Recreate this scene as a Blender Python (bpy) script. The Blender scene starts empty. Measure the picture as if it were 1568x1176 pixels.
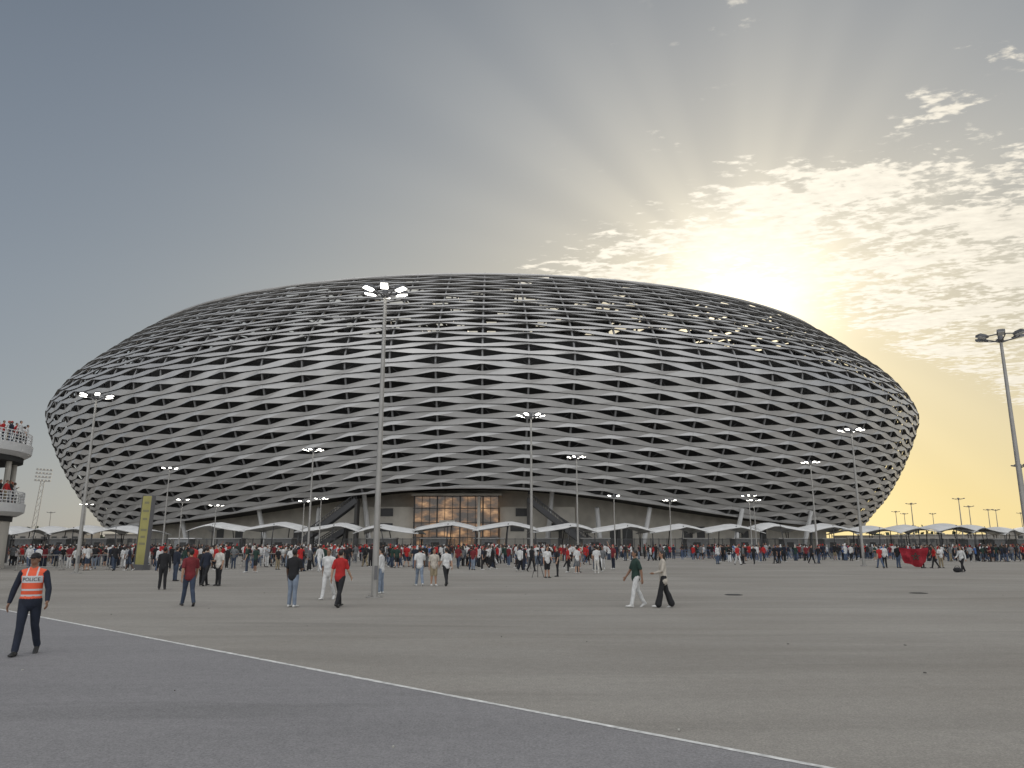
import bpy, bmesh, math, random
import numpy as np
from mathutils import Vector, Matrix
from mathutils.bvhtree import BVHTree
random.seed(7)
S=bpy.context.scene
col=S.collection
R=math.radians

# ---------------------------------------------------------------- materials
def mat(name,color,rough=.7,metal=0.,var=0.,vscale=3.,bump=0.,bscale=40.,emit=None,es=0.):
    m=bpy.data.materials.new(name); m.use_nodes=True
    nt=m.node_tree; b=nt.nodes['Principled BSDF']
    b.inputs['Base Color'].default_value=(*color,1); b.inputs['Roughness'].default_value=rough
    b.inputs['Metallic'].default_value=metal
    if emit:
        b.inputs['Emission Color'].default_value=(*emit,1); b.inputs['Emission Strength'].default_value=es
    tc=nt.nodes.new('ShaderNodeTexCoord')
    if var>0:
        n=nt.nodes.new('ShaderNodeTexNoise'); n.inputs['Scale'].default_value=vscale; n.inputs['Detail'].default_value=5
        nt.links.new(tc.outputs['Object'],n.inputs['Vector'])
        r=nt.nodes.new('ShaderNodeValToRGB')
        r.color_ramp.elements[0].position=.3; r.color_ramp.elements[1].position=.7
        r.color_ramp.elements[0].color=(*[c*(1-var) for c in color],1)
        r.color_ramp.elements[1].color=(*[min(1,c*(1+var)) for c in color],1)
        nt.links.new(n.outputs[0],r.inputs[0]); nt.links.new(r.outputs[0],b.inputs['Base Color'])
    if bump>0:
        n=nt.nodes.new('ShaderNodeTexNoise'); n.inputs['Scale'].default_value=bscale; n.inputs['Detail'].default_value=4
        nt.links.new(tc.outputs['Object'],n.inputs['Vector'])
        bp=nt.nodes.new('ShaderNodeBump'); bp.inputs['Strength'].default_value=bump; bp.inputs['Distance'].default_value=.02
        nt.links.new(n.outputs[0],bp.inputs['Height']); nt.links.new(bp.outputs[0],b.inputs['Normal'])
    return m

def mesh_obj(name,verts,faces,mats,fm=None,parent=None,smooth=False):
    me=bpy.data.meshes.new(name); me.from_pydata([tuple(v) for v in verts],[],faces)
    for m in (mats if isinstance(mats,(list,tuple)) else [mats]): me.materials.append(m)
    if fm is not None: me.polygons.foreach_set('material_index',fm)
    if smooth: me.polygons.foreach_set('use_smooth',[True]*len(faces))
    me.update()
    o=bpy.data.objects.new(name,me); col.objects.link(o)
    if parent: o.parent=parent
    return o
def empty(name,loc=(0,0,0)):
    e=bpy.data.objects.new(name,None); e.location=loc; col.objects.link(e); e.empty_display_size=.5
    return e

class MB:
    """mesh accumulator"""
    def __init__(s): s.v=[];s.f=[];s.m=[]
    def add(s,vs,fs,m=0):
        o=len(s.v); s.v+= [tuple(v) for v in vs]; s.f+=[tuple(i+o for i in f) for f in fs]; s.m+=[m]*len(fs)
    def box(s,c,d,m=0,rz=0.,rot=None):
        M=rot if rot is not None else Matrix.Rotation(rz,3,'Z')
        vs=[]
        for x in(-.5,.5):
            for y in(-.5,.5):
                for z in(-.5,.5):
                    vs.append(Vector(c)+M@Vector((x*d[0],y*d[1],z*d[2])))
        s.add(vs,[(0,1,3,2),(4,6,7,5),(0,4,5,1),(2,3,7,6),(0,2,6,4),(1,5,7,3)],m)
    def beam(s,a,b,w,h,m=0):
        a=Vector(a);b=Vector(b); d=b-a
        M=d.to_track_quat('Y','Z').to_matrix()
        s.box((a+b)/2,(w,d.length,h),m,rot=M)
    def tube(s,pts,rad,m=0,n=10,ry=None,cap=True,side=None):
        pts=[Vector(p) for p in pts]
        N=len(pts)
        ry=ry or rad
        P=[]
        for i in range(N):
            t=(pts[min(i+1,N-1)]-pts[max(i-1,0)]).normalized()
            P.append((pts[i],t))
        seq=[]
        if cap:
            for k,(c,r) in enumerate(((.98,.25),(.75,.66),(.4,.92))):
                seq.append((P[0][0]-P[0][1]*min(rad[0],ry[0])*c,P[0][1],rad[0]*r,ry[0]*r))
        for i in range(N): seq.append((P[i][0],P[i][1],rad[i],ry[i]))
        if cap:
            for k,(c,r) in enumerate(((.4,.92),(.75,.66),(.98,.25))):
                seq.append((P[-1][0]+P[-1][1]*min(rad[-1],ry[-1])*c,P[-1][1],rad[-1]*r,ry[-1]*r))
        ref=Vector(side) if side else Vector((1,0,0))
        vs=[];fs=[]
        for (p,t,ra,rb) in seq:
            u=ref-t*ref.dot(t)
            if u.length<.2: u=Vector((0,1,0))-t*t.y
            u.normalize(); w=t.cross(u)
            for k in range(n):
                a=2*math.pi*k/n
                vs.append(p+u*math.cos(a)*ra+w*math.sin(a)*rb)
        L=len(seq)
        for i in range(L-1):
            for k in range(n):
                fs.append((i*n+k,i*n+(k+1)%n,(i+1)*n+(k+1)%n,(i+1)*n+k))
        fs.append(tuple(range(n-1,-1,-1))); fs.append(tuple((L-1)*n+k for k in range(n)))
        s.add(vs,fs,m)
    def ell(s,c,r,m=0,nu=12,nv=8,rot=None):
        vs=[Vector((0,0,-1))];fs=[]
        for j in range(1,nv):
            ph=-math.pi/2+math.pi*j/nv
            for k in range(nu):
                a=2*math.pi*k/nu; vs.append(Vector((math.cos(ph)*math.cos(a),math.cos(ph)*math.sin(a),math.sin(ph))))
        vs.append(Vector((0,0,1)))
        for k in range(nu):
            fs.append((0,1+(k+1)%nu,1+k))
            for j in range(nv-2):
                a=1+j*nu
                fs.append((a+k,a+(k+1)%nu,a+nu+(k+1)%nu,a+nu+k))
            a=1+(nv-2)*nu
            fs.append((a+k,a+(k+1)%nu,len(vs)-1))
        out=[]
        for v in vs:
            w=Vector((v.x*r[0],v.y*r[1],v.z*r[2]))
            if rot is not None: w=rot@w
            out.append(w+Vector(c))
        s.add(out,fs,m)
    def obj(s,name,mats,parent=None,smooth=False):
        return mesh_obj(name,s.v,s.f,mats,s.m,parent,smooth)

# ---------------------------------------------------------------- camera
cam=bpy.data.cameras.new('camera'); co=bpy.data.objects.new('camera',cam); col.objects.link(co)
cam.sensor_width=36; cam.lens=36*1150/1568; cam.clip_end=6000
co.location=(0,0,2.0); co.rotation_euler=(R(90+11.9),0,0); S.camera=co

# ---------------------------------------------------------------- sky
SUN_AZ,SUN_EL=R(18.0),R(15.0)
GLOW_EL=R(17.4)
w=bpy.data.worlds.new('World'); S.world=w; w.use_nodes=True
nt=w.node_tree; nt.nodes.clear(); L=nt.links
def nd(t): return nt.nodes.new(t)
def setin(sock,v):
    if hasattr(v,'is_output'): L.new(v,sock)
    else: sock.default_value=v
def M(op,a,b=0.,c=0.,clamp=False):
    n=nd('ShaderNodeMath'); n.operation=op; n.use_clamp=clamp
    setin(n.inputs[0],a); setin(n.inputs[1],b); setin(n.inputs[2],c); return n.outputs[0]
def VM(op,a,b):
    n=nd('ShaderNodeVectorMath'); n.operation=op; setin(n.inputs[0],a); setin(n.inputs[1],b)
    return n.outputs['Value'] if op=='DOT_PRODUCT' else n.outputs[0]
def scalecol(colr,f):
    n=nd('ShaderNodeVectorMath'); n.operation='SCALE'; setin(n.inputs[0],colr); setin(n.inputs['Scale'],f); return n.outputs[0]
def SS(x,a,b):
    n=nd('ShaderNodeMapRange'); n.interpolation_type='SMOOTHSTEP'; setin(n.inputs[0],x)
    n.inputs[1].default_value=a; n.inputs[2].default_value=b; return n.outputs[0]
def mixc(f,a,b):
    n=nd('ShaderNodeMix'); n.data_type='RGBA'; setin(n.inputs[0],f); setin(n.inputs[6],a); setin(n.inputs[7],b); return n.outputs[2]
tc=nd('ShaderNodeTexCoord'); D=tc.outputs['Generated']
sky=nd('ShaderNodeTexSky'); sky.sky_type='NISHITA'; sky.sun_disc=False
sky.sun_elevation=SUN_EL; sky.sun_rotation=SUN_AZ; sky.air_density=1.2; sky.dust_density=.8; sky.ozone_density=2.0
sd=Vector((math.sin(SUN_AZ)*math.cos(GLOW_EL),math.cos(SUN_AZ)*math.cos(GLOW_EL),math.sin(GLOW_EL)))
U=sd.cross(Vector((0,0,1))).normalized(); V=U.cross(sd).normalized()
sep=nd('ShaderNodeSeparateXYZ'); L.new(D,sep.inputs[0]); X,Y,Z=sep.outputs
dot=M('MAXIMUM',VM('DOT_PRODUCT',D,tuple(sd)),0.)
ang=M('ARCTAN2',VM('DOT_PRODUCT',D,tuple(V)),VM('DOT_PRODUCT',D,tuple(U)))
rn=nd('ShaderNodeTexNoise'); rn.noise_dimensions='1D'; rn.inputs['Scale'].default_value=3.2; rn.inputs['Detail'].default_value=1.2
L.new(ang,rn.inputs['W'])
ray=M('MULTIPLY_ADD',SS(rn.outputs[0],.3,.7),.25,.875)
h1=M('MULTIPLY',M('POWER',dot,7.),ray); h2=M('MULTIPLY',M('POWER',dot,45.),ray); h3=M('POWER',dot,260.)
zc=M('MAXIMUM',Z,0.)
lowf=M('POWER',M('SUBTRACT',1.,zc,clamp=True),4.)
warm=M('MULTIPLY',M('POWER',dot,4.5),lowf,clamp=True)
def add(a,b): return VM('ADD',a,b)
b0=scalecol(sky.outputs[0],.05)
base=VM('DIVIDE',b0,add(scalecol(b0,3.2),(1.,1.,1.)))
c=add(base,scalecol((.205,.228,.275),M('POWER',M('SUBTRACT',1.,zc,clamp=True),.8)))
c=add(c,scalecol((.22,.205,.165),h1))
c=add(c,scalecol((.22,.19,.12),h2))
c=add(c,scalecol((1.,.95,.85),M('MULTIPLY',h3,.85)))
c=add(c,scalecol((1.,.80,.40),M('MULTIPLY',warm,.34)))
tint=mixc(M('MULTIPLY',warm,1.6,clamp=True),(1,1,1,1),(1.16,.99,.58,1))
c=VM('MULTIPLY',c,tint)
# clouds on a flat layer
zz=M('MAXIMUM',Z,.03); px=M('DIVIDE',X,zz); py=M('DIVIDE',Y,zz)
cv=nd('ShaderNodeCombineXYZ'); L.new(px,cv.inputs[0]); L.new(py,cv.inputs[1])
up=M('MAXIMUM',M('SUBTRACT',2.66,M('MULTIPLY',px,.88)),M('SUBTRACT',2.0,M('MULTIPLY',px,.18)))
m1=SS(M('SUBTRACT',py,up),-.20,.20)
lo=M('ADD',2.95,M('MULTIPLY',M('MAXIMUM',M('SUBTRACT',px,1.0),0.),.95))
m2=SS(M('SUBTRACT',lo,py),-.1,.35)
m3=SS(px,-.22,.10)
band=M('MULTIPLY',M('MULTIPLY',m1,m2),m3)
mp=nd('ShaderNodeMapping'); mp.inputs['Rotation'].default_value=(0,0,R(35)); mp.inputs['Scale'].default_value=(1.,1.5,1)
L.new(cv.outputs[0],mp.inputs[0])
n1=nd('ShaderNodeTexNoise'); n1.inputs['Scale'].default_value=12.; n1.inputs['Detail'].default_value=5; n1.inputs['Roughness'].default_value=.6; n1.inputs['Distortion'].default_value=.25
L.new(mp.outputs[0],n1.inputs[0])
n2=nd('ShaderNodeTexNoise'); n2.inputs['Scale'].default_value=2.2; n2.inputs['Detail'].default_value=3
L.new(mp.outputs[0],n2.inputs[0])
n3=nd('ShaderNodeTexNoise'); n3.inputs['Scale'].default_value=28.; n3.inputs['Detail'].default_value=3
L.new(mp.outputs[0],n3.inputs[0])
sparse=SS(n2.outputs[0],.50,.64)
far_patch=M('MULTIPLY',M('MULTIPLY',sparse,SS(px,.0,.7)),M('MULTIPLY',SS(py,1.1,1.4),.78))
patchy=SS(n2.outputs[0],.34,.60)
thin=M('SUBTRACT',1.,M('MULTIPLY',SS(px,1.1,1.8),.06))
amt=M('ADD',M('MULTIPLY',M('MULTIPLY',band,thin),M('MULTIPLY_ADD',patchy,.38,.60)),M('MULTIPLY',far_patch,m2))
nn_=M('ADD',M('MULTIPLY',n1.outputs[0],.68),M('MULTIPLY',n3.outputs[0],.32))
nn_=M('MULTIPLY_ADD',M('SUBTRACT',nn_,.5),1.25,.5)
cl=SS(M('ADD',nn_,M('MULTIPLY',amt,.24)),.60,.76)
cl=M('MULTIPLY',cl,M('MINIMUM',M('MULTIPLY',amt,2.),.9),clamp=True)
ccol=scalecol((1.,.93,.79),M('ADD',M('MULTIPLY_ADD',nn_,.55,.46),M('MULTIPLY',M('POWER',dot,14.),.40)))
c=mixc(cl,c,ccol)
# brightness added to the unseen sky overhead and behind, to light ground and facade
sky_fill=M('ADD',M('MULTIPLY',SS(Z,.66,.92),.9),M('MULTIPLY',SS(M('MULTIPLY',Y,-1.),-.05,.6),.88))
c=add(c,scalecol((1.0,.98,.96),sky_fill))
bg=nd('ShaderNodeBackground'); L.new(c,bg.inputs[0]); bg.inputs[1].default_value=1.0
out=nd('ShaderNodeOutputWorld'); L.new(bg.outputs[0],out.inputs[0])
S.view_settings.view_transform='Standard'; S.view_settings.look='None'; S.view_settings.exposure=0
sl=bpy.data.lights.new('sun','SUN'); sl.energy=3; sl.angle=R(.5); sl.color=(1,.88,.7)
so=bpy.data.objects.new('sun',sl); col.objects.link(so)
sdir=Vector((math.sin(SUN_AZ)*math.cos(SUN_EL),math.cos(SUN_AZ)*math.cos(SUN_EL),math.sin(SUN_EL)))
so.rotation_euler=sdir.to_track_quat('Z','Y').to_euler(); so.location=(100,300,150)

# ---------------------------------------------------------------- ground
def ground_mat(name,c0,c1,streak=.25):
    m=bpy.data.materials.new(name); m.use_nodes=True; n=m.node_tree; b=n.nodes['Principled BSDF']; lk=n.links
    g=n.nodes.new('ShaderNodeNewGeometry')
    def noise(sc,scale=(1,1,1),rot=0,det=6,dist=0.,ro=.55):
        mpn=n.nodes.new('ShaderNodeMapping'); mpn.inputs['Scale'].default_value=scale; mpn.inputs['Rotation'].default_value=(0,0,rot)
        lk.new(g.outputs['Position'],mpn.inputs[0])
        t=n.nodes.new('ShaderNodeTexNoise'); t.inputs['Scale'].default_value=sc; t.inputs['Detail'].default_value=det
        t.inputs['Distortion'].default_value=dist; t.inputs['Roughness'].default_value=ro
        lk.new(mpn.outputs[0],t.inputs[0]); return t.outputs[0]
    def ramp(x,p0,p1,a,bb):
        r=n.nodes.new('ShaderNodeValToRGB'); e=r.color_ramp.elements
        e[0].position=p0;e[1].position=p1;e[0].color=(*a,1);e[1].color=(*bb,1); lk.new(x,r.inputs[0]); return r.outputs[0]
    def mul(a,bb):
        x=n.nodes.new('ShaderNodeMix'); x.data_type='RGBA'; x.blend_type='MULTIPLY'; x.inputs[0].default_value=1
        lk.new(a,x.inputs[6]); lk.new(bb,x.inputs[7]); return x.outputs[2]
    a=ramp(noise(.13,(1,1,1),0,4),.35,.65,c0,c1)
    s1=1-streak
    a=mul(a,ramp(noise(.4,(.2,1.3,1),R(12),5,.9),.38,.60,(s1,s1,s1),(1,1,1)))
    a=mul(a,ramp(noise(.8,(.09,1.2,1),R(-28),3,.5),.30,.42,(.86,.86,.86),(1,1,1)))
    a=mul(a,ramp(noise(34,(1,1,1),0,3,0,.9),.3,.7,(.62,.62,.62),(1.3,1.3,1.3)))
    a=mul(a,ramp(noise(6,(1,1,1),0,6,0,.7),.36,.66,(.92,.92,.92),(1.07,1.07,1.06)))
    a=mul(a,ramp(noise(1.1,(1,1,1),0,8,.4,.75),.62,.72,(1,1,1),(1.12,1.11,1.10)))
    lk.new(a,b.inputs['Base Color']); b.inputs['Roughness'].default_value=.85
    b.inputs['Specular IOR Level'].default_value=.3
    bp=n.nodes.new('ShaderNodeBump'); bp.inputs['Strength'].default_value=.6; bp.inputs['Distance'].default_value=.012
    lk.new(noise(60,(1,1,1),0,3),bp.inputs['Height']); lk.new(bp.outputs[0],b.inputs['Normal'])
    return m
gm=ground_mat('plaza_paving',(.27,.252,.225),(.315,.298,.27),.13)
am=ground_mat('asphalt',(.225,.22,.225),(.262,.256,.26),.08)
mesh_obj('ground',[(-2500,-600,0),(2500,-600,0),(2500,4000,0),(-2500,4000,0)],[(0,1,2,3)],gm)
pa=Vector((-12.9,21.4,0)); pb=Vector((2.8,7.4,0)); dd=(pb-pa).normalized(); nn=Vector((-dd.y,dd.x,0))
if nn.y<0: nn=-nn
A=pa-dd*45; B=pa+dd*60
mesh_obj('asphalt_road',[(A-nn*70)+Vector((0,0,.004)),(B-nn*70)+Vector((0,0,.004)),B+Vector((0,0,.004)),A+Vector((0,0,.004))],[(0,1,2,3)],am)
lm=mat('worn_white_paint',(.60,.60,.58),.8,var=.35,vscale=9)
vs=[];fs=[]
for i in range(211):
    p=A+dd*(i*.5); ww=.045+random.uniform(-.008,.008)
    vs+=[p-nn*ww+Vector((0,0,.008)),p+nn*ww+Vector((0,0,.008))]
    if i: fs.append((2*i-2,2*i,2*i+1,2*i-1))
mesh_obj('painted_line',vs,fs,lm)
iron=mat('cast_iron',(.06,.06,.06),.6,.5,var=.3)
for (x,y) in ((8.6,30.2),(16.3,31.2),(22,32.5)):
    b=MB(); b.tube([(x,y,-.02),(x,y,.014)],[.34,.34],n=24,cap=False); b.tube([(x,y,.0),(x,y,.02)],[.28,.28],n=24,cap=False)
    for k in range(-2,3): b.box((x+k*.09,y,.022),(.03,.38,.006))
    b.obj('manhole_cover',iron)
litm=[mat('litter_paper',(.45,.44,.4),.8),mat('litter_dark',(.10,.095,.085),.8)]
b=MB()
for k in range(60):
    y=random.uniform(8,60); x=random.uniform(-.7*y,.75*y); s_=random.uniform(.008,.024); a=random.uniform(0,3)
    b.box((x,y,.012),(s_*2,s_,.012),random.choice((0,1,1)),rz=a)
b.obj('litter',litm)

# ---------------------------------------------------------------- stadium
CX,CY,SA,SB=-7.5,240.,124.,114.
PR=[(.86,3.5),(.895,9),(.93,14),(.968,22),(.995,30),(1.0,34.5),(.970,41),(.920,47),(.878,51.5),(.84,55)]
def cr(p0,p1,p2,p3,t):
    return .5*((2*p1)+(-p0+p2)*t+(2*p0-5*p1+4*p2-p3)*t*t+(-p0+3*p1-3*p2+p3)*t**3)
dense=[]
for i in range(len(PR)-1):
    q=[PR[max(i-1,0)],PR[i],PR[i+1],PR[min(i+2,len(PR)-1)]]
    for k in range(12):
        t=k/12; dense.append((cr(*[a[0] for a in q],t),cr(*[a[1] for a in q],t)))
dense.append(PR[-1])
DS=np.array(dense); seg=np.hypot(np.diff(DS[:,0])*118,np.diff(DS[:,1])); AL=np.concatenate([[0],np.cumsum(seg)]); AL/=AL[-1]
def prof(t): return float(np.interp(t,AL,DS[:,0])),float(np.interp(t,AL,DS[:,1]))
def t_of_z(z): return float(np.interp(z,DS[:,1],AL))
def surf(th,t,off=0.,sc=1.):
    s,z=prof(t); s*=sc
    p=Vector((CX+SA*s*math.cos(th),CY+SB*s*math.sin(th),z))
    if off:
        s2,z2=prof(min(1,t+.01)); s1,z1=prof(max(0,t-.01))
        dr=(s2-s1)*118; dz=z2-z1; l=math.hypot(dr,dz)
        h=Vector((math.cos(th)/SA,math.sin(th)/SB,0)).normalized()
        nv=h*(dz/l)+Vector((0,0,-dr/l)); p+=nv*off
    return p
NRIB=96; NR=42
def zb(th):
    d=abs((th+math.pi/2+math.pi)%(2*math.pi)-math.pi)
    return 5.4+6.3*math.exp(-(d/R(25))**2)
def th_i(i): return -math.pi/2+2*math.pi*i/NRIB+R(1.1)
def G(i,j,off=0.):
    th=th_i(i); tb=t_of_z(zb(th)); return surf(th,min(1,max(0,tb+(1-tb)*j/NR)),off)
alu=mat('facade_aluminium',(.48,.475,.465),.36,.38,var=.10,vscale=.25)
alu_d=mat('facade_steel_dark',(.06,.06,.062),.6,.3)
rib_m=mat('facade_rib',(.24,.24,.24),.5,.3)
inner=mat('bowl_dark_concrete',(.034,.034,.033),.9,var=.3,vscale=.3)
conc=mat('concrete',(.52,.49,.43),.85,var=.14,vscale=.5,bump=.2)
stadium=empty('stadium',(0,0,0))
# flat angular louvre plates: widest at mid-bay, pinched and shifted at the ribs, twisting from rib to rib
b=MB()
for j in range(0,NR+1):
    for i in range(NRIB):
        segs=[]
        rr=random.uniform(-.02,.02); rw=random.uniform(-.07,.07)
        s0=1 if (i+j)%2==0 else -1
        for (fr,sh_,hw) in ((.0,.225,.235),(.05,.225,.235),(.46,.02,.40),(.54,-.02,.40),(.95,-.225,.235),(1.,-.225,.235)):
            cen=j+sh_*s0
            lo_=max(0,cen-hw); hi_=min(NR,cen+hw)
            if hi_-lo_<.05: hi_=lo_+.05
            sg=sh_*s0/.225
            tw=.08*sg+.08
            segs.append((G(i+fr,hi_,.0-tw+rr+rw*(abs(sh_)<.1)),G(i+fr,lo_,.06+tw+rr),G(i+fr,min(lo_+.10,hi_),-.16+rr)))
        vs=[];fs=[]
        for s_ in segs: vs+=list(s_)
        for q in range(5):
            for r_ in range(2):
                fs.append((q*3+r_+1,(q+1)*3+r_+1,(q+1)*3+r_,q*3+r_))
        b.add(vs,fs,0)
b.obj('facade_louvres',[alu],stadium)
b=MB()
for i in range(NRIB):
    pts=[G(i,j,-.30) for j in np.linspace(0,NR,24)]
    b.tube(pts,[.20]*len(pts),0,n=6,cap=False)
    pts=[G(i+.5,j,-.9) for j in np.linspace(0,NR,18)]
    b.tube(pts,[.12]*len(pts),1,n=6,cap=False)
for t in (.0,.25,.5,.75,1.0):
    pts=[G(i,t*NR,-.9) for i in range(NRIB+1)]
    b.tube(pts,[.2]*len(pts),1,n=6,cap=False)
for i in range(NRIB):
    for j in range(0,NR-5,6):
        b.beam(G(i,j,-.9),G(i+1,j+6,-.9),.14,.14,1); b.beam(G(i+1,j,-.9),G(i,j+6,-.9),.14,.14,1)
b.obj('facade_ribs',[rib_m,alu_d],stadium)
b=MB(); pts=[G(i/2,0,.1) for i in range(NRIB*2+1)]; b.tube(pts,[.22]*len(pts),n=6,cap=False); b.obj('facade_lower_trim',[alu],stadium)
b=MB(); pts=[surf(th_i(i/2),1.,.1) for i in range(NRIB*2+1)]; b.tube(pts,[.3]*len(pts),n=8,cap=False); b.obj('facade_upper_trim',[alu],stadium)
def ringsurf(rows,n=192):
    vs=[];fs=[]
    for fn in rows:
        for k in range(n): vs.append(fn(-math.pi/2+2*math.pi*k/n))
    for r in range(len(rows)-1):
        for k in range(n): fs.append((r*n+k,r*n+(k+1)%n,(r+1)*n+(k+1)%n,(r+1)*n+k))
    return vs,fs
def ell_pt(s,z): return lambda th:Vector((CX+SA*s*math.cos(th),CY+SB*s*math.sin(th),z))
WT=39.
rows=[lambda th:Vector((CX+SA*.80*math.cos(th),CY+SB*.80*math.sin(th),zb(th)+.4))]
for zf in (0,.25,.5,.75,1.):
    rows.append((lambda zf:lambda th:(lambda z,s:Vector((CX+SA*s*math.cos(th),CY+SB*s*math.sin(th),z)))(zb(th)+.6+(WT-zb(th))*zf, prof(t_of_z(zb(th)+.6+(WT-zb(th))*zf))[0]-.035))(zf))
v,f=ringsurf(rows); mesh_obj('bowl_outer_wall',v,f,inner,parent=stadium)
v,f=ringsurf([ell_pt(.80,0),lambda th:Vector((CX+SA*.80*math.cos(th),CY+SB*.80*math.sin(th),zb(th)+.6))])
mesh_obj('podium_wall',v,f,conc,parent=stadium)
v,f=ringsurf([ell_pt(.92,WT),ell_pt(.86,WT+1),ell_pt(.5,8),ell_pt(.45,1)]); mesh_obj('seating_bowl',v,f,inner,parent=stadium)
mem=mat('roof_membrane',(.12,.12,.125),.6)
b=MB()
for i in range(NRIB):
    th=th_i(i)
    b.beam(surf(th,1.,0),ell_pt(.5,51)(th),.35,.9,1)
    b.beam(ell_pt(.83,53.5)(th),ell_pt(.80,44)(th),.3,.3,1)
    t2=th_i(i+1); NS=20
    for q in range(NS):
        def rp_(t,k):
            u=k/NS; s_=.84+(.5-.84)*u; z=55+1.0*math.sin(min(1,u*3)*math.pi/2)-4*u
            return Vector((CX+SA*s_*math.cos(t),CY+SB*s_*math.sin(t),z))
        for h_ in range(2):
            ta=th+(t2-th)*h_/2; tb_=th+(t2-th)*(h_+1)/2
            if random.random()<.82:  # gaps added at random in the unseen roof so sky glints show through
                b.add([rp_(ta,q),rp_(tb_,q),rp_(tb_,q+1),rp_(ta,q+1)],[(0,1,2,3)],0)
b.obj('roof_ring',[mem,alu_d],stadium)

# podium details
glass_w=bpy.data.materials.new('entrance_glass_painted_glow'); glass_w.use_nodes=True
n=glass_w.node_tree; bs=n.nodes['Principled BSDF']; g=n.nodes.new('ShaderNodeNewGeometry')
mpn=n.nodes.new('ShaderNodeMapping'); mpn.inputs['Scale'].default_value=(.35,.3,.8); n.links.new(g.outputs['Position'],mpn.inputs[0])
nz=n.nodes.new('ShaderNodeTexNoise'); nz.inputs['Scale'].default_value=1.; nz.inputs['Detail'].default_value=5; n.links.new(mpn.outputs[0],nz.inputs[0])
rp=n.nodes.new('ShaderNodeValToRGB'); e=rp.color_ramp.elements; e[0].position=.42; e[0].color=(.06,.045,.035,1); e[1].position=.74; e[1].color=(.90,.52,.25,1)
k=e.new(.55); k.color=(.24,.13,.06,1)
n.links.new(nz.outputs[0],rp.inputs[0]); n.links.new(rp.outputs[0],bs.inputs['Emission Color']); bs.inputs['Emission Strength'].default_value=.72  # warm glow painted into the panes, in place of interior and sunset reflections
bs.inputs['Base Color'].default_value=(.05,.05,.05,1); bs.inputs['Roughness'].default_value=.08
frame=mat('frame_dark',(.05,.05,.05),.5,.3)
white=mat('painted_white',(.66,.66,.65),.6,var=.05)
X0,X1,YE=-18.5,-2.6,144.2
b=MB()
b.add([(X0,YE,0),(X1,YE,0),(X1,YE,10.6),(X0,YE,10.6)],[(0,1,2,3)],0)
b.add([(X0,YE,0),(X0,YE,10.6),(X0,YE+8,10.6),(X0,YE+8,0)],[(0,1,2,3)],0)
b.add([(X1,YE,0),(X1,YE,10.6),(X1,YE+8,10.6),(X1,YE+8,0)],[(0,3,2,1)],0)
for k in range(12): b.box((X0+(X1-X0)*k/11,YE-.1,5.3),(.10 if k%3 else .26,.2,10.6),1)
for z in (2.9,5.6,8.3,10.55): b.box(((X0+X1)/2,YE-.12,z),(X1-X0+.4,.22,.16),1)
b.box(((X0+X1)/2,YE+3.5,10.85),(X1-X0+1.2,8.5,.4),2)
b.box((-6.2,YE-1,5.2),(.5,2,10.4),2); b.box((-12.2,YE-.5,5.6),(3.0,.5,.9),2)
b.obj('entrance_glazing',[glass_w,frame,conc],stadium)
b=MB()
for (xa,xb,z) in ((-34,X0-.3,8.6),(X1+.3,12,8.6)):
    b.box(((xa+xb)/2,148.4,z/2),(xb-xa,6,z),0)
for (x,y,lean) in ((-27,144,1.2),(-48,149,1.5),(6.5,144,-1.2),(25,146,-1.4),(44,151,-1.6),(-68,160,1.6),(62,162,-1.5),(-38,147,-.8),(17,145.5,.8)):
    b.tube([(x,y+2,0),(x-lean,y-.5,12.4 if abs(x+10)<25 else 8.5)],[.55,.4],2,n=12,cap=False)
for x in (-62,-57,-43,-40,20.5,23,36,39,50,55):
    d=240-.80*114*math.sqrt(max(0,1-((x-CX)/(124*.80))**2))
    b.box((x,d-.12,2.6),(2.2,.3,5.2),1)
for (x,z) in ((-31,4.8),(-24,4.8),(1,4.8),(8,4.8),(-24,7.6),(2,7.6)):
    b.box((x,145.35,z),(2.6,.25,1.5),1)
b.obj('podium_columns_and_doors',[conc,frame,white],stadium)
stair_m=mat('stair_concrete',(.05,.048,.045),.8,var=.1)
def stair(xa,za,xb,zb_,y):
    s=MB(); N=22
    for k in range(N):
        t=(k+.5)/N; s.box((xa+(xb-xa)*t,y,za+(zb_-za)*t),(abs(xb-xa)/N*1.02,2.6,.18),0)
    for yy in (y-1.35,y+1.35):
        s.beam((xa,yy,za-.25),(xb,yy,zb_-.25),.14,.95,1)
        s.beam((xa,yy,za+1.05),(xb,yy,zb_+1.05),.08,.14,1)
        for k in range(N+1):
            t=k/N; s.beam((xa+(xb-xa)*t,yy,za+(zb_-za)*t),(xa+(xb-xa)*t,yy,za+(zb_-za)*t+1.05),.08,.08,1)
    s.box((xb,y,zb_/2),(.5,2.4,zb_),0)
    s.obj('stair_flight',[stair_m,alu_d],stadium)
stair(-38,2.5,-28.5,9.8,140.0); stair(-38.2,0,-31,4.5,142.7); stair(12.5,2.5,3.0,10.0,140.0); stair(17.5,0,9,5.5,142.7)

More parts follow.
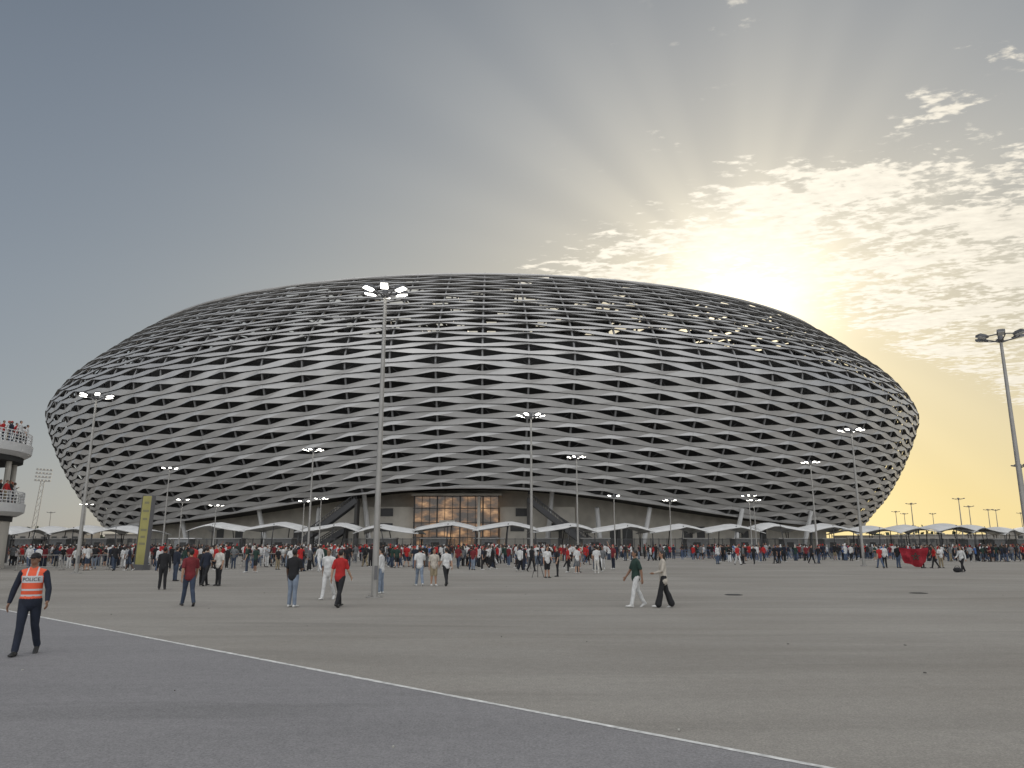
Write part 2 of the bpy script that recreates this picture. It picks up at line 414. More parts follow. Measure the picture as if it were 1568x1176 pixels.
# ---------------------------------------------------------------- canopies
fab=mat('canopy_fabric',(.54,.54,.53),.75,var=.1,vscale=.8)
def canopy(x,y,rz,w_=9.6,d_=7.,zt=4.45,parent=None):
    b=MB(); N=10; vs=[];fs=[]
    asym=random.uniform(-.3,.3)
    for a in range(N+1):
        for c_ in range(N+1):
            u=-1+2*a/N; v=-1+2*c_/N
            uu=u-asym*(1-u*u)
            z=zt-1.15*(abs(uu)**1.15)*(.75+.25*v*v)-.6*abs(v)**1.5+ .28*abs(u*v)
            sx=1-.10*(1-v*v)*abs(u)**3; sy=1-.12*(1-u*u)*abs(v)**3
            vs.append((u*w_/2*sx,v*d_/2*sy,z))
    q=N+1
    for a in range(N):
        for c_ in range(N): fs.append((a*q+c_,(a+1)*q+c_,(a+1)*q+c_+1,a*q+c_+1))
    b.add(vs,fs,0)
    for sx in(-1,1):
        for sy in(-1,1):
            b.tube([(sx*w_*.43,sy*d_*.43,0),(sx*w_*.45,sy*d_*.45,zt-1.3)],[.08,.06],1,n=6,cap=False)
    for sy in (-1,1):
        b.tube([(0,sy*d_*.4,0),(asym*w_*.3,sy*d_*.4,zt-.4)],[.09,.07],1,n=6,cap=False)
    o=b.obj('canopy',[fab,alu_d],parent,True); o.location=(x,y,0); o.rotation_euler=(0,0,rz)
    sm=o.modifiers.new('thick','SOLIDIFY'); sm.thickness=.09
    return o
tent=empty('entrance_canopy')
ang_=-R(42)
while ang_<R(50):
    th=-math.pi/2+ang_
    x=CX+165*math.cos(th); y=CY+127*math.sin(th)
    if not(-57<x<-49):
        canopy(x,y,math.atan2(127*math.cos(th),-165*math.sin(th)),zt=4.85+random.uniform(-.25,.35),parent=tent)
    ang_+=R(2.95)
fencem=mat('fence_steel',(.16,.165,.17),.5,.5)
b=MB()
for k in range(260):
    a=-R(60)+R(120)*k/260; th=-math.pi/2+a
    p=Vector((CX+165*math.cos(th),CY+122.5*math.sin(th),0)); a2=a+R(120)/260; th2=-math.pi/2+a2
    p2=Vector((CX+165*math.cos(th2),CY+122.5*math.sin(th2),0))
    b.beam(p,p+Vector((0,0,2.6)),.12,.12)
    for z in(.3,2.5): b.beam(p+Vector((0,0,z)),p2+Vector((0,0,z)),.06,.08)
    for q in range(1,8):
        pp=p.lerp(p2,q/8); b.beam(pp,pp+Vector((0,0,2.5)),.05,.05)
b.obj('perimeter_fence',[fencem])
boothm=mat('booth_panel',(.22,.225,.23),.6,var=.2)
b=MB()
for k in range(34):
    a=-R(46)+R(92)*k/33; th=-math.pi/2+a
    if random.random()<.25: continue
    p=Vector((CX+165*math.cos(th),CY+124.5*math.sin(th),0)); rz=math.atan2(127*math.cos(th),-165*math.sin(th))
    b.box(p+Vector((0,0,1.25)),(random.uniform(2,4.5),1.6,2.5),0,rz); b.box(p+Vector((0,0,2.58)),(4.6,1.9,.14),1,rz)
    b.box(p+Vector((0,-.82,1.6)),(1.2,.06,.8),2,rz)
b.obj('ticket_gate_row',[boothm,white,frame])

# ---------------------------------------------------------------- lamps
galv=mat('galvanised_steel',(.33,.32,.30),.45,.5,var=.12,vscale=2)
lampm=mat('lit_lamp',(.9,.9,.9),.4,emit=(1,.97,.88),es=12)
try: lampm.cycles.emission_sampling='NONE'
except Exception: pass
lampoff=mat('lamp_glass',(.6,.6,.58),.2)
hood=mat('lamp_housing',(.14,.14,.145),.4,.3)
def mast(x,y,h=12.1,lit=True,rx=.8,nf=6,pr=.13):
    b=MB()
    b.tube([(0,0,0),(0,0,.03)],[.32,.32],0,n=16,cap=False)
    b.tube([(0,0,0),(0,0,h*.5),(0,0,h-.25)],[pr,pr*.78,pr*.5],0,n=14,cap=False)
    b.box((0,-pr-.005,.9),(.12,.03,.5),1)
    for k in range(4):
        a=R(45+90*k); b.beam((0,0,.02),(math.cos(a)*.28,math.sin(a)*.28,.02),.05,.14,0)
    zr=h-.3
    ring=[(rx*math.cos(2*math.pi*k/24),rx*math.sin(2*math.pi*k/24),zr) for k in range(25)]
    b.tube(ring,[.03]*25,1,n=6,cap=False,side=(0,0,1))
    for k in range(4):
        a=2*math.pi*k/4+.5; b.tube([(0,0,zr-.25),(rx*math.cos(a),rx*math.sin(a),zr)],[.035,.025],1,n=6,cap=False)
    b.tube([(0,0,h-.4),(0,0,h-.12)],[.13,.10],1,n=12)
    for k in range(nf):
        a=2*math.pi*(k+.25)/nf; dv=Vector((math.cos(a),math.sin(a),0))
        rot=Matrix.Rotation(a,3,'Z')@Matrix.Rotation(R(-12),3,'Y')
        c=dv*(rx+.08)+Vector((0,0,zr+.06))
        b.box(c,(.46,.34,.11),1,rot=rot); b.box(c+rot@Vector((0,0,.075)),(.30,.22,.06),1,rot=rot)
        b.box(c+rot@Vector((.02,0,-.065)),(.38,.27,.03),2,rot=rot)
    o=b.obj('floodlight_mast',[galv,hood,lampm if lit else lampoff]); o.location=(x,y,0); o.rotation_euler=(0,0,random.uniform(0,1))
    return o
for (x,y) in ((-28.5,50.6),(-21.6,81.4),(-46.4,102),(1.5,58.7),(7.6,88.5),(30.4,66.7),(37.5,94.4)): mast(x,y,12.1)
mast(-5.09,28.8,12.15,rx=.62)
mast(23.9,35.5,12.1,lit=False,rx=.8); mast(66.8,98.7,12.1,lit=False)
for (x,y,h) in ((13.7,102,8.4),(22,106,8.0),(32.8,105,8.6),(33.6,105.5,8.0),(-26.9,107,8.3),(-29,106,7.9),(-46,106,8.1),(-42,108,7.4),(-70,125,8.4)): mast(x,y,h,rx=.7,nf=4,pr=.1)
for (x,y) in ((104,198),(103,175),(128,213),(147,235),(148,268),(150,236),(165,240),(138,268),(126,250),(-155,256),(175,262)): mast(x,y,12.1,lit=False,rx=1.0,nf=4,pr=.16)
b=MB()
for sx in(-.7,.7): b.beam((sx,0,0),(sx*.7,0,22),.22,.22)
for k in range(10): b.beam((-.65,0,k*2.2),(.65,0,k*2.2+2.2),.1,.1); b.beam((.65,0,k*2.2),(-.65,0,k*2.2+2.2),.1,.1)
for r in range(4):
    b.box((0,-.3,22+r*1.2),(4.8,.15,.15))
    for k in range(5): b.box((-2+k,-.55,22.2+r*1.2),(.7,.4,.6))
o=b.obj('floodlight_tower',[galv]); o.location=(-158,252,0); o.rotation_euler=(0,R(3),R(20))

# ---------------------------------------------------------------- totem sign
ym=mat('sign_yellow',(.36,.33,.12),.5,var=.1,vscale=1.5)
b=MB(); b.box((0,0,2.9),(.95,.28,5.0),0); b.box((0,0,.2),(1.25,.6,.4),1)
for k,z in enumerate((4.9,4.3,3.7,2.9,2.4,1.9)): b.box((0,-.147,z),(.62 if k%2 else .45,.012,.16),2)
b.box((-.5,0,2.9),(.05,.34,5.1),1); b.box((.5,0,2.9),(.05,.34,5.1),1)
o=b.obj('totem_sign',[ym,hood,mat('sign_print',(.22,.21,.12),.5)]); o.location=(-27.4,57,0); o.rotation_euler=(0,R(2),R(-25))

# ---------------------------------------------------------------- barriers
def barrier_row(x0,y0,x1,y1,mt,name):
    b=MB(); a=Vector((x0,y0,0)); e=Vector((x1,y1,0)); n_=max(1,int((e-a).length/2.4))
    for k in range(n_):
        p=a.lerp(e,(k+.03)/n_); q=a.lerp(e,(k+.97)/n_)
        for z in(.25,1.08): b.tube([p+Vector((0,0,z)),q+Vector((0,0,z))],[.022]*2,n=6,cap=False,side=(0,0,1))
        for s_ in range(13):
            r_=p.lerp(q,s_/12); b.tube([r_+Vector((0,0,.25)),r_+Vector((0,0,1.08))],[.011]*2,n=4,cap=False)
        for r_ in(p,q):
            b.beam(r_,r_+Vector((0,0,1.08)),.04,.04); b.beam(r_+Vector((0,-.28,.02)),r_+Vector((0,.28,.02)),.04,.04)
    b.obj(name,[mt])
bl=mat('barrier_blue',(.08,.14,.28),.5)
barrier_row(-36,56,-27,58,galv,'crowd_barrier'); barrier_row(-27,62,-10,68,galv,'crowd_barrier')
barrier_row(18,92,52,97,bl,'crowd_barrier'); barrier_row(52,97,80,104,galv,'crowd_barrier')

# ---------------------------------------------------------------- people
VOX=.009
skin_tones=[mat('skin_%d'%i,c_,.55) for i,c_ in enumerate(((.34,.19,.12),(.24,.13,.08),(.42,.26,.18),(.10,.055,.035)))]
hairm=mat('hair_black',(.012,.01,.009),.5); shoe_w=mat('shoe_white',(.6,.6,.58),.6); shoe_k=mat('shoe_black',(.02,.02,.02),.5)
eyem=mat('eye_dark',(.02,.015,.012),.3)
def cloth(name,c_): return mat('cloth_'+name,c_,.9,var=.22,vscale=7,bump=.6,bscale=12)
CL={k:cloth(k,v) for k,v in dict(red=(.40,.02,.02),maroon=(.16,.02,.025),white=(.58,.58,.57),cream=(.46,.42,.36),black=(.015,.015,.017),
     navy=(.015,.02,.035),green=(.02,.045,.035),brightgreen=(.03,.25,.10),grey=(.14,.145,.15),lightgrey=(.30,.31,.32),jeans=(.07,.10,.16),lightjeans=(.18,.22,.28),
     darkjeans=(.035,.05,.08),khaki=(.28,.23,.15),blue=(.06,.13,.32),offwhite=(.50,.48,.44)).items()}
def make_person(name,pose,vox=VOX):
    """slots: 0 skin 1 hair 2 shirt 3 trousers 4 shoes 5 eyes 6 extra"""
    P=dict(legL=(0,0),legR=(0,0),armL=(0,8,12),armR=(0,8,12),long_sleeve=False,shorts=False,hair='short',wide=0.,female=False,lean=0.,
           head_turn=0,open_jacket=False,vest=False,belly=0.)
    P.update(pose); b=MB(); fem=P['female']
    hipz=.92
    leg={}
    for s,k in((-1,'legL'),(1,'legR')):
        a,kb=[R(v) for v in P[k]]; hp=Vector((s*.088,0,hipz)); kn=hp+.44*Vector((0,math.sin(a),-math.cos(a)))
        an=kn+.41*Vector((0,math.sin(a-kb),-math.cos(a-kb))); an.x+=s*.02
        leg[k]=(hp,kn,an,a-kb)
    low=min(leg[k][2].z-(.0 if leg[k][3]>-.2 else -.03) for k in leg)
    dz=.085-low
    def sh(v): return v+Vector((0,0,dz))
    for k,(hp,kn,an,fa) in leg.items():
        hp,kn,an=sh(hp),sh(kn),sh(an); wd=P['wide']
        sgn=-1 if k=='legL' else 1
        mid=hp.lerp(kn,.5); cal=kn.lerp(an,.3)+Vector((0,-.012,0))
        if P['shorts']:
            b.tube([hp,mid,kn+Vector((0,0,.03))],[.098,.092,.088],3,n=14)
            b.tube([mid,kn,cal,kn.lerp(an,.75),an],[.06,.054,.056,.038,.036],0,n=12)
        else:
            b.tube([hp,mid,kn,cal,kn.lerp(an,.7),an+Vector((0,0,.02))],[.098,.086,.066+wd*.4,.066+wd*.7,.060+wd,.058+wd*1.2],3,n=14)
        pitch=min(0,fa)*1.0 if fa<-.15 else max(0,fa)*.45
        fw=Vector((sgn*.08,math.cos(pitch),math.sin(pitch))).normalized(); dn_=Vector((0,math.sin(pitch),-math.cos(pitch)))
        heel=an+dn_*.045-fw*.045; ball=an+dn_*.052+fw*.12; toe=an+dn_*.055+fw*.185
        b.tube([heel,an+dn_*.035+fw*.04,ball,toe],[.036,.042,.046,.034],4,n=12,ry=[.036,.042,.030,.022])
        b.tube([an+Vector((0,0,.05)),an+dn_*.03],[.038,.042],4 if not P['shorts'] else 0,n=10)
    ln=R(P['lean'])
    def tp(x,y,z):
        z0=.95; yy=y+(z-z0)*math.sin(ln); return Vector((x,yy,z0+(z-z0)*math.cos(ln)))+Vector((0,0,dz))
    sw=.92 if fem else 1.
    bw=P['belly']
    b.tube([tp(0,0,z) for z in (.84,.90,.97,1.03)],[.14,.165,.163,.145],3,n=18,ry=[.10,.118,.115,.10])
    hem=.80 if fem else .88
    zz_=[hem,hem+.06,1.0,1.10,1.22,1.33,1.40,1.44]
    rx_=[.178,.180,.168,.158+bw*.5,.170,.186,.170,.115]; ry_=[.128,.130,.122,.114+bw,.118,.115,.095,.07]
    if fem: rx_=[.19,.186,.160,.145,.158,.17,.152,.10]; ry_=[.135,.13,.112,.104,.118,.108,.09,.07]
    b.tube([tp(0,(.01 if 1.1<z<1.35 else 0),z) for z in zz_],rx_,6 if P['vest'] else 2,n=20,ry=ry_)
    for s in(-1,1): b.tube([tp(s*.08,-.005,1.425),tp(s*.165*sw,-.005,1.40)],[.055,.056],6 if P['vest'] else 2,n=12)
    for s,k in((-1,'armL'),(1,'armR')):
        a,ab,el=[R(v) for v in P[k][:3]]; inw=R(P[k][3]) if len(P[k])>3 else 0
        shd=tp(s*.188*sw,-.005,1.385)
        d1=Vector((s*math.sin(ab),math.sin(a)*math.cos(ab),-math.cos(a)*math.cos(ab))).normalized()
        e=shd+d1*.285
        a2=a+el; d2=Vector((s*math.sin(ab*.5-inw),math.sin(a2),-math.cos(a2))).normalized()
        wr=e+d2*.245
        b.tube([shd,shd.lerp(e,.4),e],[.052,.047,.040],0 if not P['long_sleeve'] else 2,n=12)
        b.tube([e,e.lerp(wr,.3),wr],[.040,.040,.028],0,n=12)
        if P['long_sleeve']: b.tube([shd,e,e.lerp(wr,.35),e.lerp(wr,.92)],[.060,.052,.050,.038],2,n=12)
        else: b.tube([shd,shd.lerp(e,.72)],[.062,.062],2,n=12)
        sidev=Vector((0,1,0))-d2*d2.y
        if sidev.length<.3: sidev=Vector((0,0,1))-d2*d2.z
        sidev.normalize(); pn=d2.cross(sidev)*(-s)
        b.tube([wr,wr+d2*.04,wr+d2*.085],[.026,.040,.040],0,n=10,ry=[.02,.016,.015],side=sidev)
        for q,(o_,l_) in enumerate(((.030,.068),(.010,.078),(-.010,.072),(-.029,.055))):
            p0=wr+d2*.082+sidev*o_; p1=p0+d2*l_*.5+pn*.008; p2=p1+d2*l_*.42+pn*.024
            b.tube([p0,p1,p2],[.0095,.009,.0075],0,n=6)
        p0=wr+d2*.03+sidev*.034; p1=p0+d2*.03+sidev*.024; p2=p1+d2*.034+sidev*.006+pn*.01
        b.tube([p0,p1,p2],[.012,.011,.009],0,n=6)
    b.tube([tp(0,-.005,1.40),tp(0,.008,1.47),tp(0,.012,1.54)],[.062,.052,.052],0,n=12)
    hc=tp(0,.02,1.628); ht=Matrix.Rotation(R(P['head_turn']),3,'Z')
    def hp_(x,y,z): return hc+ht@Vector((x,y,z))
    b.ell(hp_(0,-.005,.018),(.073,.092,.092),0,14,10,rot=ht)
    b.ell(hp_(0,.022,-.038),(.056,.066,.070),0,12,8,rot=ht)
    b.tube([hp_(0,.082,.012),hp_(0,.101,-.018)],[.009,.014],0,n=6)
    b.tube([hp_(-.02,.083,-.052),hp_(.02,.083,-.052)],[.008,.008],0,n=6,ry=[.006]*2)
    for s in(-1,1): b.ell(hp_(s*.074,-.008,-.005),(.012,.018,.031),0,8,6,rot=ht)
    if P['hair'] in('short','long'):
        b.ell(hp_(0,-.018,.034),(.080,.092,.088),1,14,10,rot=ht)
        b.ell(hp_(0,-.038,-.002),(.074,.066,.075),1,12,8,rot=ht)
    if P['hair']=='long':
        b.tube([hp_(0,-.04,.04),hp_(0,-.062,-.06),hp_(0,-.075,-.17),hp_(0,-.07,-.26)],[.078,.086,.085,.055],1,n=12,ry=[.06,.05,.045,.03])
    if P['hair']=='scarf':
        b.ell(hp_(0,-.014,.022),(.088,.098,.100),6,14,10,rot=ht)
        b.tube([hp_(0,-.03,-.03),hp_(0,-.02,-.10),hp_(0,-.02,-.18)],[.075,.085,.12],6,n=12,ry=[.075,.085,.09])
    if P['hair']=='cap':
        b.ell(hp_(0,-.012,.040),(.083,.096,.080),1,14,10,rot=ht)
        b.ell(hp_(0,.095,.032),(.06,.06,.012),1,10,6,rot=ht)
        b.ell(hp_(0,-.045,-.01),(.070,.050,.06),1,12,8,rot=ht)
    src=BVHTree.FromPolygons([Vector(v) for v in b.v],b.f)
    tmp=b.obj('tmp',[skin_tones[0],hairm,CL['white'],CL['jeans'],shoe_w,eyem,CL['black']])
    md=tmp.modifiers.new('r','REMESH'); md.mode='VOXEL'; md.voxel_size=vox; md.use_smooth_shade=True
    sm=tmp.modifiers.new('s','SMOOTH'); sm.factor=.5; sm.iterations=2
    dg=bpy.context.evaluated_depsgraph_get(); dg.update()
    me=bpy.data.meshes.new_from_object(tmp.evaluated_get(dg)); me.name=name
    bpy.data.objects.remove(tmp)
    mi=[]
    for p in me.polygons:
        r_=src.find_nearest(p.center); m_=b.m[r_[2]]
        mi.append(m_)
    me.polygons.foreach_set('material_index',mi)
    me.polygons.foreach_set('use_smooth',[True]*len(mi))
    bm=bmesh.new(); bm.from_mesh(me); fb=MB()
    for s in(-1,1):
        fb.ell(hp_(s*.030,.083,.008),(.011,.007,.006),0,8,5,rot=ht); fb.ell(hp_(s*.030,.087,.026),(.018,.006,.004),0,8,5,rot=ht)
    vv=[bm.verts.new(v) for v in fb.v]
    for f_ in fb.f:
        ff=bm.faces.new([vv[i] for i in f_]); ff.material_index=5
    bm.to_mesh(me); bm.free(); me.update()
    return me
def place(me,name,x,y,heading,h,mats,parent=None,z=0.):
    """heading: degrees, 0 = facing +Y (away from camera), 90 = facing -X (left)"""
    o=bpy.data.objects.new(name,me); col.objects.link(o); o.location=(x,y,z); o.rotation_euler=(0,0,R(heading)); s=h/1.735; o.scale=(s,s,s)
    if parent: o.parent=parent
    for i,m_ in mats.items():
        o.material_slots[i].link='OBJECT'; o.material_slots[i].material=m_
    return o
walkA=dict(legL=(17,5),legR=(-14,14),armL=(-16,8,12),armR=(18,8,18))
walkB=dict(legL=(-15,18),legR=(15,5),armL=(16,8,22),armR=(-18,8,10))
stand=dict(legL=(2,2),legR=(-2,1),armL=(3,7,14),armR=(-3,8,12))
# --- police officer
pm=make_person('police_officer_mesh',dict(legL=(-12,16),legR=(11,4),long_sleeve=True,hair='cap',vest=True,armL=(10,17,22),armR=(-6,20,16),belly=.015,head_turn=-12),vox=.008)
vo=mat('vest_orange',(.75,.10,.035),.6,var=.08,vscale=8); vw=mat('vest_silver',(.55,.55,.55),.4)
nb=len(pm.materials); pm.materials.append(vo); pm.materials.append(vw)
for p in pm.polygons:
    if p.material_index==6:
        zl=p.center.z; ax=abs(p.center.x)
        if zl<.96: p.material_index=2
        elif 1.0<zl<1.03 or 1.09<zl<1.125: p.material_index=nb+1
        elif 1.225<zl<1.345 and ax<.165: p.material_index=nb+1
        elif zl>1.345 and .07<ax<.095: p.material_index=nb+1
        else: p.material_index=nb
pol=place(pm,'police_officer',-8.83,14.3,196,1.80,{0:skin_tones[1],1:CL['black'],2:CL['navy'],3:CL['navy'],4:shoe_k})
fc=bpy.data.curves.new('t','FONT'); fc.body='POLICE'; fc.size=.085; fc.align_x='CENTER'; fc.align_y='CENTER'
to=bpy.data.objects.new('t',fc); col.objects.link(to); dg=bpy.context.evaluated_depsgraph_get(); dg.update()
bv=BVHTree.FromPolygons([v.co for v in pm.vertices],[tuple(p.vertices) for p in pm.polygons])
tm0=bpy.data.meshes.new_from_object(to.evaluated_get(dg)); bpy.data.objects.remove(to)
for sgn,nm in ((1,'back'),(-1,'front')):
    tm=tm0.copy()
    for v in tm.vertices:
        x,z=v.co.x*sgn,v.co.y+1.285
        h_=bv.ray_cast(Vector((x,-sgn,z)),Vector((0,sgn,0)))
        v.co=Vector((x,(h_[0].y if h_[0] else -sgn*.13)-.006*sgn,z))
    tm.materials.append(CL['black']); t_o=bpy.data.objects.new('vest_lettering_'+nm,tm); col.objects.link(t_o); t_o.parent=pol

# --- named foreground people
mw=make_person('m_walk',dict(walkA)); mw2=make_person('m_walk2',dict(walkB,belly=.02))
mls=make_person('m_stand_long',dict(stand,long_sleeve=True)); mst=make_person('m_stand',dict(stand,armR=(10,10,80,30)))
msh=make_person('m_shorts',dict(stand,shorts=True,armL=(5,12,60,25)))
fw=make_person('f_walk',dict(legL=(15,3),legR=(-13,8),female=True,hair='long',long_sleeve=True,wide=.04,armL=(15,8,60,25),armR=(-12,10,15)))
ml2=make_person('m_walk_long',dict(walkA,long_sleeve=True,armR=(12,14,45,10)))
sk=skin_tones
def pp(me,name,x,y,hd,h,shirt,tr,shoe=shoe_w,skn=None,ex=None,hair=hairm):
    return place(me,name,x,y,hd,h,{0:skn or random.choice(sk[:3]),1:hair,2:CL[shirt],3:CL[tr],4:shoe,6:ex or CL['black']})
pp(mls,'standing_man',-15.1,33.5,20,1.78,'black','black',shoe_k); pp(ml2,'walking_man',-14.6,36.5,10,1.75,'black','black',shoe_k)
pp(mls,'standing_man',-17.7,40.7,-30,1.76,'navy','darkjeans',shoe_k)
pp(mw,'walking_man',-10.4,25.0,35,1.80,'maroon','darkjeans',shoe_k)
pp(ml2,'walking_man',-14.4,36.4,-20,1.80,'navy','black',shoe_k); pp(mst,'standing_man',-13.8,36.4,160,1.76,'offwhite','black',shoe_k)
pp(mst,'standing_man',-6.94,24.6,-15,1.78,'black','lightjeans',skn=sk[3])
pp(mw2,'walking_man',-6.6,27.8,170,1.78,'white','white',skn=sk[1]); pp(mw,'walking_man',-5.46,24.6,-20,1.78,'red','black',shoe_k)
pp(mls,'standing_man',-5.25,31.,80,1.74,'white','lightjeans')
pp(mw,'walking_man',-4.35,36.4,15,1.78,'white','lightjeans'); pp(msh,'standing_man',-3.68,36.4,-160,1.68,'cream','khaki'); pp(mw2,'walking_man',-3.1,36.4,30,1.74,'white','black',shoe_k)
pp(msh,'standing_man',2.02,44.4,-150,1.74,'white','black',shoe_k); pp(mst,'standing_man',2.7,46,100,1.7,'black','black',shoe_k)
pp(msh,'standing_man',4.28,50.8,30,1.7,'white','grey'); pp(mst,'standing_man',5.57,50.8,0,1.72,'white','offwhite',ex=CL['brightgreen'])
pp(mw,'walking_man',3.93,24.6,105,1.76,'green','white',shoe_w); pp(fw,'walking_woman',4.78,24.5,88,1.74,'cream','black',shoe_w,hair=hairm)
for (x,y,s_,t_) in ((25.2,73.9,'black','black'),(25.8,74.5,'navy','black'),(29.4,73.9,'black','darkjeans'),(28.9,74.3,'black','black'),(22.6,72,'black','black'),(21.9,73,'grey','black'),
      (20.5,70,'red','white'),(19.2,72,'white','jeans'),(29.1,61,'red','jeans'),(29.7,61.5,'white','black'),(33.3,60.8,'red','black'),(34.2,61.5,'white','khaki'),(30.7,61.3,'black','jeans'),(32.6,61.3,'white','black')):
    pp(random.choice([mls,mst,ml2,mw]),'standing_person',x,y,random.uniform(0,360),random.uniform(1.68,1.8),s_,t_,shoe_k)
pp(ml2,'walking_man',30.9,53,110,1.72,'white','black',shoe_k)
# --- bag
b=MB(); b.ell((0,0,.16),(.30,.17,.17),0); b.tube([(-.2,0,.28),(-.1,0,.42),(.1,0,.42),(.2,0,.28)],[.015]*4,0,n=6,side=(0,1,0)); o=b.obj('duffel_bag',[CL['black']],smooth=True); o.location=(30.3,52.6,0)
# --- tripod
b=MB()
for k in range(3):
    a=R(90+120*k); b.tube([(math.cos(a)*.4,math.sin(a)*.4,0),(0,0,1.25)],[.014,.02],0,n=6,cap=False)
b.tube([(0,0,1.2),(0,0,1.45)],[.02,.02],0,n=6); b.box((0,0,1.52),(.15,.12,.11),0); b.tube([(0,.05,1.52),(0,.17,1.52)],[.04,.045],0,n=10,cap=False)
o=b.obj('camera_tripod',[CL['black']]); o.location=(1.5,44.8,0)
# --- flag, held up by its two top corners
b=MB(); N=18; vs=[];fs=[]
for i in range(N+1):
    for j in range(N+1):
        u=i/N; v_=j/N
        sag=.10*math.sin(math.pi*u)
        vs.append(((u-.5)*(2.2-.55*(1-v_)**1.5),.13*math.sin(u*15+v_*2)*(1.1-.5*v_)+.05*math.sin(v_*9+u*4),.18+1.42*v_-sag*v_+.10*math.sin(u*7)*(1-v_)+.22*(2*abs(u-.5))**2*(1-v_)))
for i in range(N):
    for j in range(N): fs.append((i*(N+1)+j,(i+1)*(N+1)+j,(i+1)*(N+1)+j+1,i*(N+1)+j+1))
flagm=cloth('flag_red',(.25,.012,.022))
b.add(vs,fs,0); o=b.obj('red_flag',[flagm],smooth=True); o.location=(31.5,60.3,0)
sb=MB()
pts=[Vector((.36*math.sin(R(144*k)),-.19,.9+.30*math.cos(R(144*k)))) for k in range(6)]
for k in range(5): sb.beam(pts[k],pts[k+1],.02,.045)
so_=sb.obj('star_emblem',[CL['green']],o)

# --- crowd
V_=.02
vars_=[make_person('crowd_a',dict(stand),V_),make_person('crowd_b',dict(stand,armL=(40,12,80,30),long_sleeve=True),V_),
 make_person('crowd_c',dict(walkA),V_),make_person('crowd_d',dict(walkB,long_sleeve=True),V_),make_person('crowd_e',dict(stand,shorts=True,armR=(10,25,70,60)),V_),
 make_person('crowd_f',dict(walkA,female=True,hair='long',wide=.02,long_sleeve=True),V_),make_person('crowd_g',dict(stand,female=True,hair='scarf',wide=.04,long_sleeve=True,armL=(30,10,90,40)),V_),
 make_person('crowd_h',dict(stand,armR=(150,20,15)),V_),make_person('crowd_i',dict(walkB,shorts=True,hair='cap'),V_),make_person('crowd_j',dict(stand,belly=.04,armL=(-10,25,70,70),armR=(-10,25,70,70)),V_)]
vw_=[4,3,3,3,2,2,2,.4,2,2]
crowd=empty('crowd')
tops=['red']*4+['white']*5+['black']*9+['maroon']*3+['green','grey','navy','navy','lightgrey','cream','blue','grey','green']
bots=['black']*6+['darkjeans']*4+['jeans']*3+['lightjeans','khaki','white','grey','navy']
def crowd_person(x,y,z=0.,hd=None,par=crowd,nm='person'):
    h=random.gauss(1.73,.06)
    hd=random.choice([random.gauss(0,40),random.uniform(0,360)]) if hd is None else hd
    place(random.choices(vars_,vw_)[0],nm,x,y,hd,h,{0:random.choice(sk),1:random.choice([hairm]*8+[CL['white'],CL['red']]),2:CL[random.choice(tops)],3:CL[random.choice(bots)],
      4:random.choice([shoe_w,shoe_k]),6:CL[random.choice(['black','red','cream','navy','white'])]},par,z)
cnt=0
while cnt<1150:
    y=random.uniform(52,106); x=random.uniform(-.66*y,.69*y)
    if x>8: 
        if y<80 : continue
    elif y<60 and random.random()<.65: continue
    if abs(x/y+.12)<.10 and y<57: continue
    if y<90 and random.random()<.15: continue
    crowd_person(x,y); cnt+=1
    if random.random()<.6: crowd_person(x+random.uniform(.5,.9),y+random.uniform(-.4,.4)); cnt+=1

# ---------------------------------------------------------------- viewing terrace building, left
ter=empty('terrace_building')
def disc(name,cx,cy,r,z0,z1,mt,r2=None):
    b=MB(); b.tube([(cx,cy,z0),(cx,cy,z1)],[r,r2 or r],0,n=64,cap=False); return b.obj(name,[mt],ter)
tx,ty=-45.5,57.5; rr=7.3
for z0,nm in ((4.0,'lower'),(8.6,'upper')):
    disc(nm+'_deck',tx,ty,rr-.45,z0,z0+.3,white,rr); disc(nm+'_parapet',tx,ty,rr,z0+.3,z0+.95,white,rr+.05)
    b=MB()
    for k in range(96):
        a=2*math.pi*k/96; p=Vector((tx+rr*.985*math.cos(a),ty+rr*.985*math.sin(a),z0+.9)); b.beam(p,p+Vector((0,0,.95)),.05,.05)
    for zz in (.25,.48,.71,.95):
        b.tube([(tx+rr*.985*math.cos(2*math.pi*k/64),ty+rr*.985*math.sin(2*math.pi*k/64),z0+.9+zz) for k in range(65)],[.035]*65,0,n=6,cap=False,side=(0,0,1))
    b.obj(nm+'_railing',[white],ter)
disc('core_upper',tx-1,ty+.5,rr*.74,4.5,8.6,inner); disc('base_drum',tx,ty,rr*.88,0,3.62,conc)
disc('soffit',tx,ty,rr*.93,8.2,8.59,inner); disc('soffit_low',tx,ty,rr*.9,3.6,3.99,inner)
b=MB()
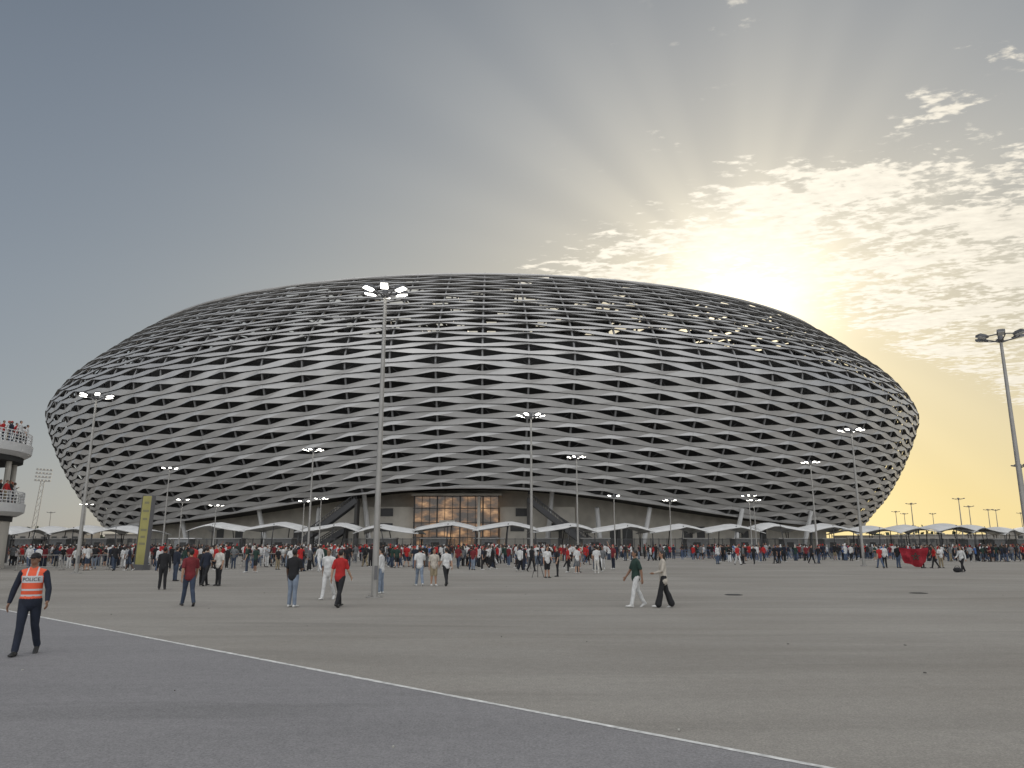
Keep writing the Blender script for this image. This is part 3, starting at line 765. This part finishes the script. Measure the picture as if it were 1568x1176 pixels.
for k in range(12):
    a=2*math.pi*k/12+.2; b.tube([(tx+rr*.86*math.cos(a),ty+rr*.86*math.sin(a),4.5),(tx+rr*.86*math.cos(a),ty+rr*.86*math.sin(a),8.3)],[.2,.2],0,n=12,cap=False)
for k in range(10):
    a=2*math.pi*k/10; rot=Matrix.Rotation(a,3,'Z')
    b.box(Vector((tx,ty,1.5))+rot@Vector((rr*.885,0,0)),(.12,1.4,2.2),1,rot=rot)
b.obj('terrace_columns_and_doors',[conc,frame],ter)
for z0 in (4.95,9.55):
    for k in range(40):
        a=random.uniform(-1.9,.6); r_=rr*random.uniform(.83,.95)
        crowd_person(tx+r_*math.cos(a),ty+r_*math.sin(a),z0-.01,math.degrees(a)-90,ter,'spectator')

# ---------------------------------------------------------------- distant surroundings
wallm=mat('far_wall',(.30,.28,.25),.9,var=.2,vscale=.1)
b=MB()
for k in range(60):
    x=-420+k*14; b.box((x,330,1.6),(13.8,.4,3.2)); b.box((x+7,329.9,1.8),(.5,.7,3.6))
b.obj('boundary_wall',[wallm])
leaf=mat('foliage',(.05,.065,.035),.9,var=.4,vscale=1.)
b=MB()
for k in range(2600):
    side=random.choice((-1,1)); x=side*random.uniform(150,420); y=345+random.uniform(-5,12)
    hmax=3.5+2.2*math.sin(x*.11)+1.6*math.sin(x*.31+1)+1.2
    z=random.uniform(1.5,max(2.5,hmax+1)); s_=random.uniform(.5,1.3)
    n_=Vector((random.gauss(0,1),random.gauss(0,1),random.gauss(0,1))).normalized(); t_=n_.orthogonal().normalized(); q=n_.cross(t_)
    c_=Vector((x,y,z)); b.add([c_+t_*s_,c_+q*s_,c_-t_*s_,c_-q*s_],[(0,1,2,3)])
b.obj('treeline',[leaf])
b=MB()
for (x,y,w_,h_) in ((-185,300,40,6),(-150,310,22,5),(190,330,46,5),(240,340,50,7),(150,320,26,4.5)):
    b.box((x,y,h_/2),(w_,14,h_),0); b.box((x,y-.2,h_+.15),(w_+.6,14.6,.3),0)
    for k in range(int(w_/4)): b.box((x-w_/2+2+k*4,y-7.02,h_*.55),(2,.1,h_*.3),1)
b.obj('distant_buildings',[wallm,frame])
print('objs',len(bpy.data.objects))
